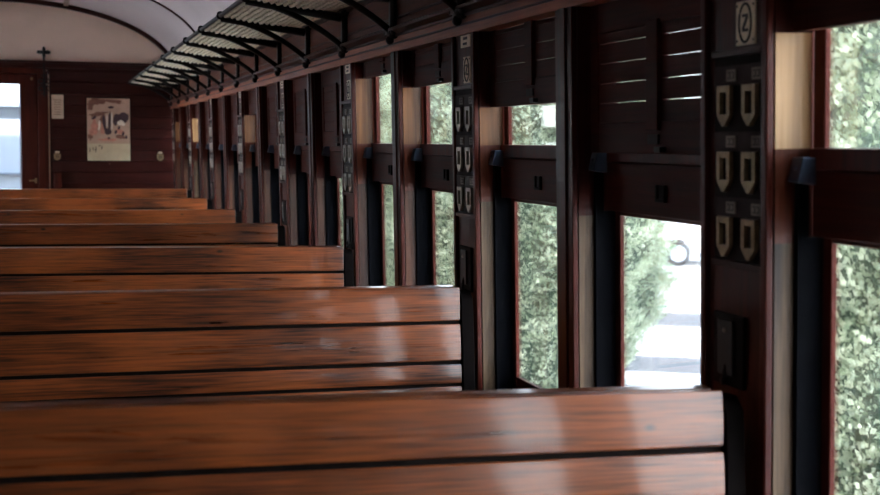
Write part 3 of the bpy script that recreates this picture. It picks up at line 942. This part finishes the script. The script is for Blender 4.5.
for cx_, cz_ in ((0.035, 0.26), (0.035, 0.12)):
    MB().ball((cx_-0.01, -0.016, cz_), 0.009).build('stud', M['pewter'], h, smooth=True)
o = MB().box(-0.035, 0.035, -0.06, 0, 0, 0.16).box(-0.04, 0.04, -0.065, 0, 0.16, 0.175).build('wooden_block', M['sash'], bevel=0.003)
o.location = (0.073, YE-0.012, 1.06); tag(o, 'small reddish wooden block fixed low on the end wall below the left shield', 'block')

# ------------------------------------------------------------------ outside: ground, paving bands
GZ = -1.45
g = MB().box(-60, 90, -40, 120, GZ-0.2, GZ).build('ground', M['paving']); structure(g, 'bright pale paving outside')
tb_ = MB().box(-3.2, 3.1, -39, 60, GZ, GZ+0.02).build(trim(), M['added_ballast']); structure(tb_, 'dark track bed added beside the carriage to cut ground bounce')  # added dark strip, keeps sunlit ground from lighting the interior upwards
ang = radians(27.4)
def band(d0, d1, name_label, s0=-30, s1=30, h=0.006):
    F = Vector((sin(ang), cos(ang), 0)); R = Vector((cos(ang), -sin(ang), 0))
    vs = []
    for z in (GZ, GZ+h):
        for (dd, ss) in ((d0, s0), (d0, s1), (d1, s1), (d1, s0)):
            p_ = F*dd+R*ss; vs.append((p_.x, p_.y, z))
    o = MB().add(vs, [(0, 3, 2, 1), (4, 5, 6, 7), (0, 1, 5, 4), (1, 2, 6, 5), (2, 3, 7, 6), (3, 0, 4, 7)]).build(trim(), M['band'])
    structure(o, name_label)
band(21.8, 23.6, 'grey band across the pale paving')
band(17.3, 18.6, 'nearer grey band across the pale paving')
# thin joints
for dd in (15.2, 16.2): band(dd, dd+0.05, 'thin joint in the paving', -8, 8)

o = MB().box(XL, XR, YE+0.081, 15.0, 2.45, 2.50).build(trim(), M['whitepaint']); structure(o, 'added flat roof beyond the door, shading the next carriage end')  # made-up canopy that shades the pale carriage end
o = MB().box(XL, XR, YE+0.101, 15.0, -0.06, -0.001).build(trim(), M['floor']); structure(o, 'floor of the added end balcony')
o = MB().box(XL-0.05, XL, YE+0.101, 15.0, 0.0, 2.45).build(trim(), M['whitepaint']); structure(o, 'added side screen beyond the door, keeping sun off the carriage end')  # made-up panel that blocks sun from the side
# the next carriage end seen through the door pane
nc = empty('white_carriage_end', (-0.5, 15.6, GZ)); tag(nc, 'white painted end of the next carriage behind the door glass', 'carriage')
b = MB().box(-1.6, 1.6, 0, 0.3, 0.9, 5.2)
b.build('body', M['whitepaint'], nc)
b = MB().box(-1.3, 1.3, -0.10, 0.0, 3.37, 3.42).box(-1.3, 1.3, -0.03, 0, 2.60, 2.63)
b.build('ledge', M['greypaint'], nc, bevel=0.004)
b = MB().box(-1.3, 1.3, -0.06, 0.0, 3.42, 3.8)
b.build('roof_board', M['whitepaint'], nc, bevel=0.004)
for sx in (-1, 1):
    b = MB()
    b.tube([(sx*0.9-0.06, 0.15, 0.45), (sx*0.9+0.06, 0.15, 0.45)], 0.45, 24).box(sx*0.9-0.05, sx*0.9+0.05, 0.05, 0.25, 0.45, 0.95)
    b.build('wheel', M['iron'], nc)

# ------------------------------------------------------------------ cypress shrubs
def make_tree(name, prof, seed, nleaf=90000, lean=0.0):
    rnd = random.Random(seed)
    r = empty(name)
    def rad(z):
        for (z0, r0), (z1, r1) in zip(prof, prof[1:]):
            if z0 <= z <= z1:
                t = (z-z0)/(z1-z0)
                return r0+(r1-r0)*t
        return 0.0
    H = prof[-1][0]
    def lump(a, z):
        v = Vector((cos(a)*1.3, sin(a)*1.3, z*1.0))
        return 1+0.18*noise.noise(v*1.6+Vector((seed, 0, 0)))+0.16*noise.noise(v*4.2+Vector((0, seed, 0)))
    b = MB()
    NZ, NA = 54, 44
    vs = []; fs = []
    for i in range(NZ+1):
        z = H*i/NZ
        for j in range(NA):
            a = 2*pi*j/NA
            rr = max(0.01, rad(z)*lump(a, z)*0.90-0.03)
            vs.append((rr*cos(a), rr*sin(a), z))
    for i in range(NZ):
        fs += [(i*NA+j, i*NA+(j+1) % NA, (i+1)*NA+(j+1) % NA, (i+1)*NA+j) for j in range(NA)]
    fs += [tuple(range(NA))[::-1], tuple(range(NZ*NA, (NZ+1)*NA))]
    b.add(vs, fs, 0)
    # sprays: small tapering blades pointing up and out
    zs = []
    while len(zs) < nleaf:
        z = rnd.random()*H
        if rnd.random() < rad(z)/1.35+0.05: zs.append(z)
    for z in zs:
        a = rnd.random()*2*pi
        k = rnd.random()
        rr = rad(z)*lump(a, z)*(0.86+0.15*k)
        c = Vector((rr*cos(a), rr*sin(a), z))
        outd = Vector((cos(a), sin(a), 0))
        d = (outd*rnd.uniform(0.2, 0.9)+Vector((0, 0, rnd.uniform(0.3, 1.0)))+Vector((rnd.uniform(-.5, .5), rnd.uniform(-.5, .5), 0))).normalized()
        s = rnd.uniform(0.022, 0.05)
        sd = d.cross(Vector((rnd.uniform(-1, 1), rnd.uniform(-1, 1), rnd.uniform(-1, 1)))).normalized()*s*0.32
        nrm = d.cross(sd).normalized()*s*0.12
        t_ = c+d*s
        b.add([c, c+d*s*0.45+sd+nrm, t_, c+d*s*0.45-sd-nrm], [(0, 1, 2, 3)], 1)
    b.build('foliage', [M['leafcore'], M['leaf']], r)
    MB().tube([(0, 0, 0), (0.02, 0.01, 0.6), (0, 0, 1.5)], [0.10, 0.08, 0.05], 10).build('trunk', M['bark'], r, smooth=True)
    return r
prof_a = [(0, 0.3), (0.4, 0.52), (0.8, 0.76), (1.2, 0.94), (1.8, 1.14), (2.4, 1.22), (3.4, 1.18), (4.3, 0.85), (5.1, 0.40), (5.6, 0.02)]
prof_b = [(0, 0.45), (0.4, 0.75), (1.1, 1.0), (1.9, 1.1), (2.8, 1.08), (3.8, 0.85), (4.7, 0.5), (5.4, 0.02)]
ta = make_tree('cypress_tree', prof_a, 3)
tb = make_tree('cypress_tree', prof_b, 8)
spots = [(11.3, ta, 0.0), (5.3, tb, 0.0), (14.1, tb, 1.9), (16.8, tb, 2.4), (19.6, ta, 4.0), (22.4, tb, 1.2), (25.1, tb, 5.0), (27.9, ta, 3.1), (30.7, tb, 2.2), (33.4, tb, 0.7)]
tl = ['grey-green cypress beside the gap with the white car, wide above and narrow at its foot',
      'pale green cypress filling the nearest window on the right',
      'cypress seen through the second window from the gap, just beyond the narrow-footed one',
      'cypress third along the row beyond the gap', 'cypress fourth along the row beyond the gap', 'cypress fifth along the row beyond the gap',
      'cypress sixth along the row beyond the gap', 'cypress seventh along the row beyond the gap', 'cypress eighth along the row beyond the gap',
      'farthest cypress of the row']
used = set()
for (y, t_, rz), lb in zip(spots, tl):
    o = t_ if id(t_) not in used else copy_tree(t_)
    used.add(id(t_))
    o.location = (4.35, y, GZ); o.rotation_euler = (0, 0, rz)
    s = 1.0+0.06*sin(y*3); 
    if y > 11: o.scale = (s, s, s)
    tag(o, lb, 'tree', 'row of cypresses beside the carriage')

# ------------------------------------------------------------------ white car
car = empty('parked_car'); tag(car, 'white parked car beyond the cypresses, seen through the middle window', 'car')
q = MB()
sec = []   # stations along length (x), side profile of body
body = [(-0.85, 0.32), (-0.88, 0.55), (-0.80, 0.74), (-0.50, 0.86), (0.35, 0.98), (0.95, 1.36), (1.35, 1.46), (2.35, 1.47), (2.95, 1.34), (3.35, 1.02), (3.52, 0.98), (3.58, 0.6), (3.52, 0.30)]
low = [(3.52, 0.30), (3.30, 0.22)]
def arcp(cx_, r_, n_=10):
    return [(cx_+r_*cos(pi*i/n_), 0.31+r_*sin(pi*i/n_)) for i in range(n_+1)]
poly = body+[(3.2, 0.24)]+arcp(2.6, 0.37)+[(2.1, 0.24), (0.5, 0.24)]+arcp(0.0, 0.37)+[(-0.5, 0.24)]
nP = len(poly); vs = []; fs = []
ws = [-0.86, -0.84, 0.84, 0.86]
for wi, (w_, sc_) in enumerate(((-0.80, 0.94), (-0.86, 1.0), (0.86, 1.0), (0.80, 0.94))):
    for (x, z) in poly:
        zz = z
        wy = w_
        if z > 0.95: wy = w_*(1-0.25*(z-0.95)/0.5)
        if sc_ < 1: 
            zz = 0.75+(z-0.75)*1.0
            x_ = x
            wy = wy
        vs.append((x, wy, zz))
for a in range(3):
    fs += [(a*nP+i, a*nP+(i+1) % nP, (a+1)*nP+(i+1) % nP, (a+1)*nP+i) for i in range(nP)]
fs = [f for f in fs if True]
q = MB()
v2 = [v for v in vs[nP:3*nP]]
q.add(v2, [(i, (i+1) % nP, nP+(i+1) % nP, nP+i) for i in range(nP)]+[tuple(range(nP))[::-1], tuple(range(nP, 2*nP))])
q.build('body', M['carpaint'], car, bevel=0.03)
for s in (-1, 1):
    q = MB()
    def wy(z): return s*(0.872*(1-0.25*(z-0.95)/0.5))
    pts = [(0.62, 1.02), (1.05, 1.32), (1.75, 1.38), (1.75, 1.02)], [(1.85, 1.02), (1.85, 1.38), (2.4, 1.38), (2.85, 1.28), (3.05, 1.02)]
    for pp in pts:
        n_ = len(pp)
        q.add([(x, wy(z), z) for x, z in pp]+[(x, wy(z)-s*0.02, z) for x, z in pp], [tuple(range(n_)), tuple(range(n_, 2*n_))[::-1]]+[(i, (i+1) % n_, n_+(i+1) % n_, n_+i) for i in range(n_)])
    q.build('side_window', M['carglass'], car)
    for wx in (0.0, 2.6):
        wq = MB().tube([(wx, s*0.62, 0.31), (wx, s*0.64, 0.31), (wx, s*0.84, 0.31), (wx, s*0.86, 0.31)], [0.29, 0.31, 0.31, 0.29], 28)
        w_ = wq.build('wheel', M['tyre'], car)
        hq = MB().tube([(wx, s*0.855, 0.31), (wx, s*0.875, 0.31)], [0.21, 0.18], 20)
        hq.build('hub_cap', M['whitepaint'], w_)
    q = MB().box(0.5, 2.1, min(s*0.85, s*0.885), max(s*0.85, s*0.885), 0.24, 0.34); q.build('sill_strip', M['tyre'], car)
for s in (-1, 1):
    q = MB().ball((-0.78, s*0.62, 0.66), 0.12, sc=(0.6, 1.1, 0.7)); q.build('headlamp', M['carglass'], car, smooth=True)
q = MB().box(-0.9, -0.7, -0.8, 0.8, 0.30, 0.42); q.build('bumper', M['tyre'], car, bevel=0.02)
car.location = (15.3, 30.0, GZ); car.rotation_euler = (0, 0, -radians(24))
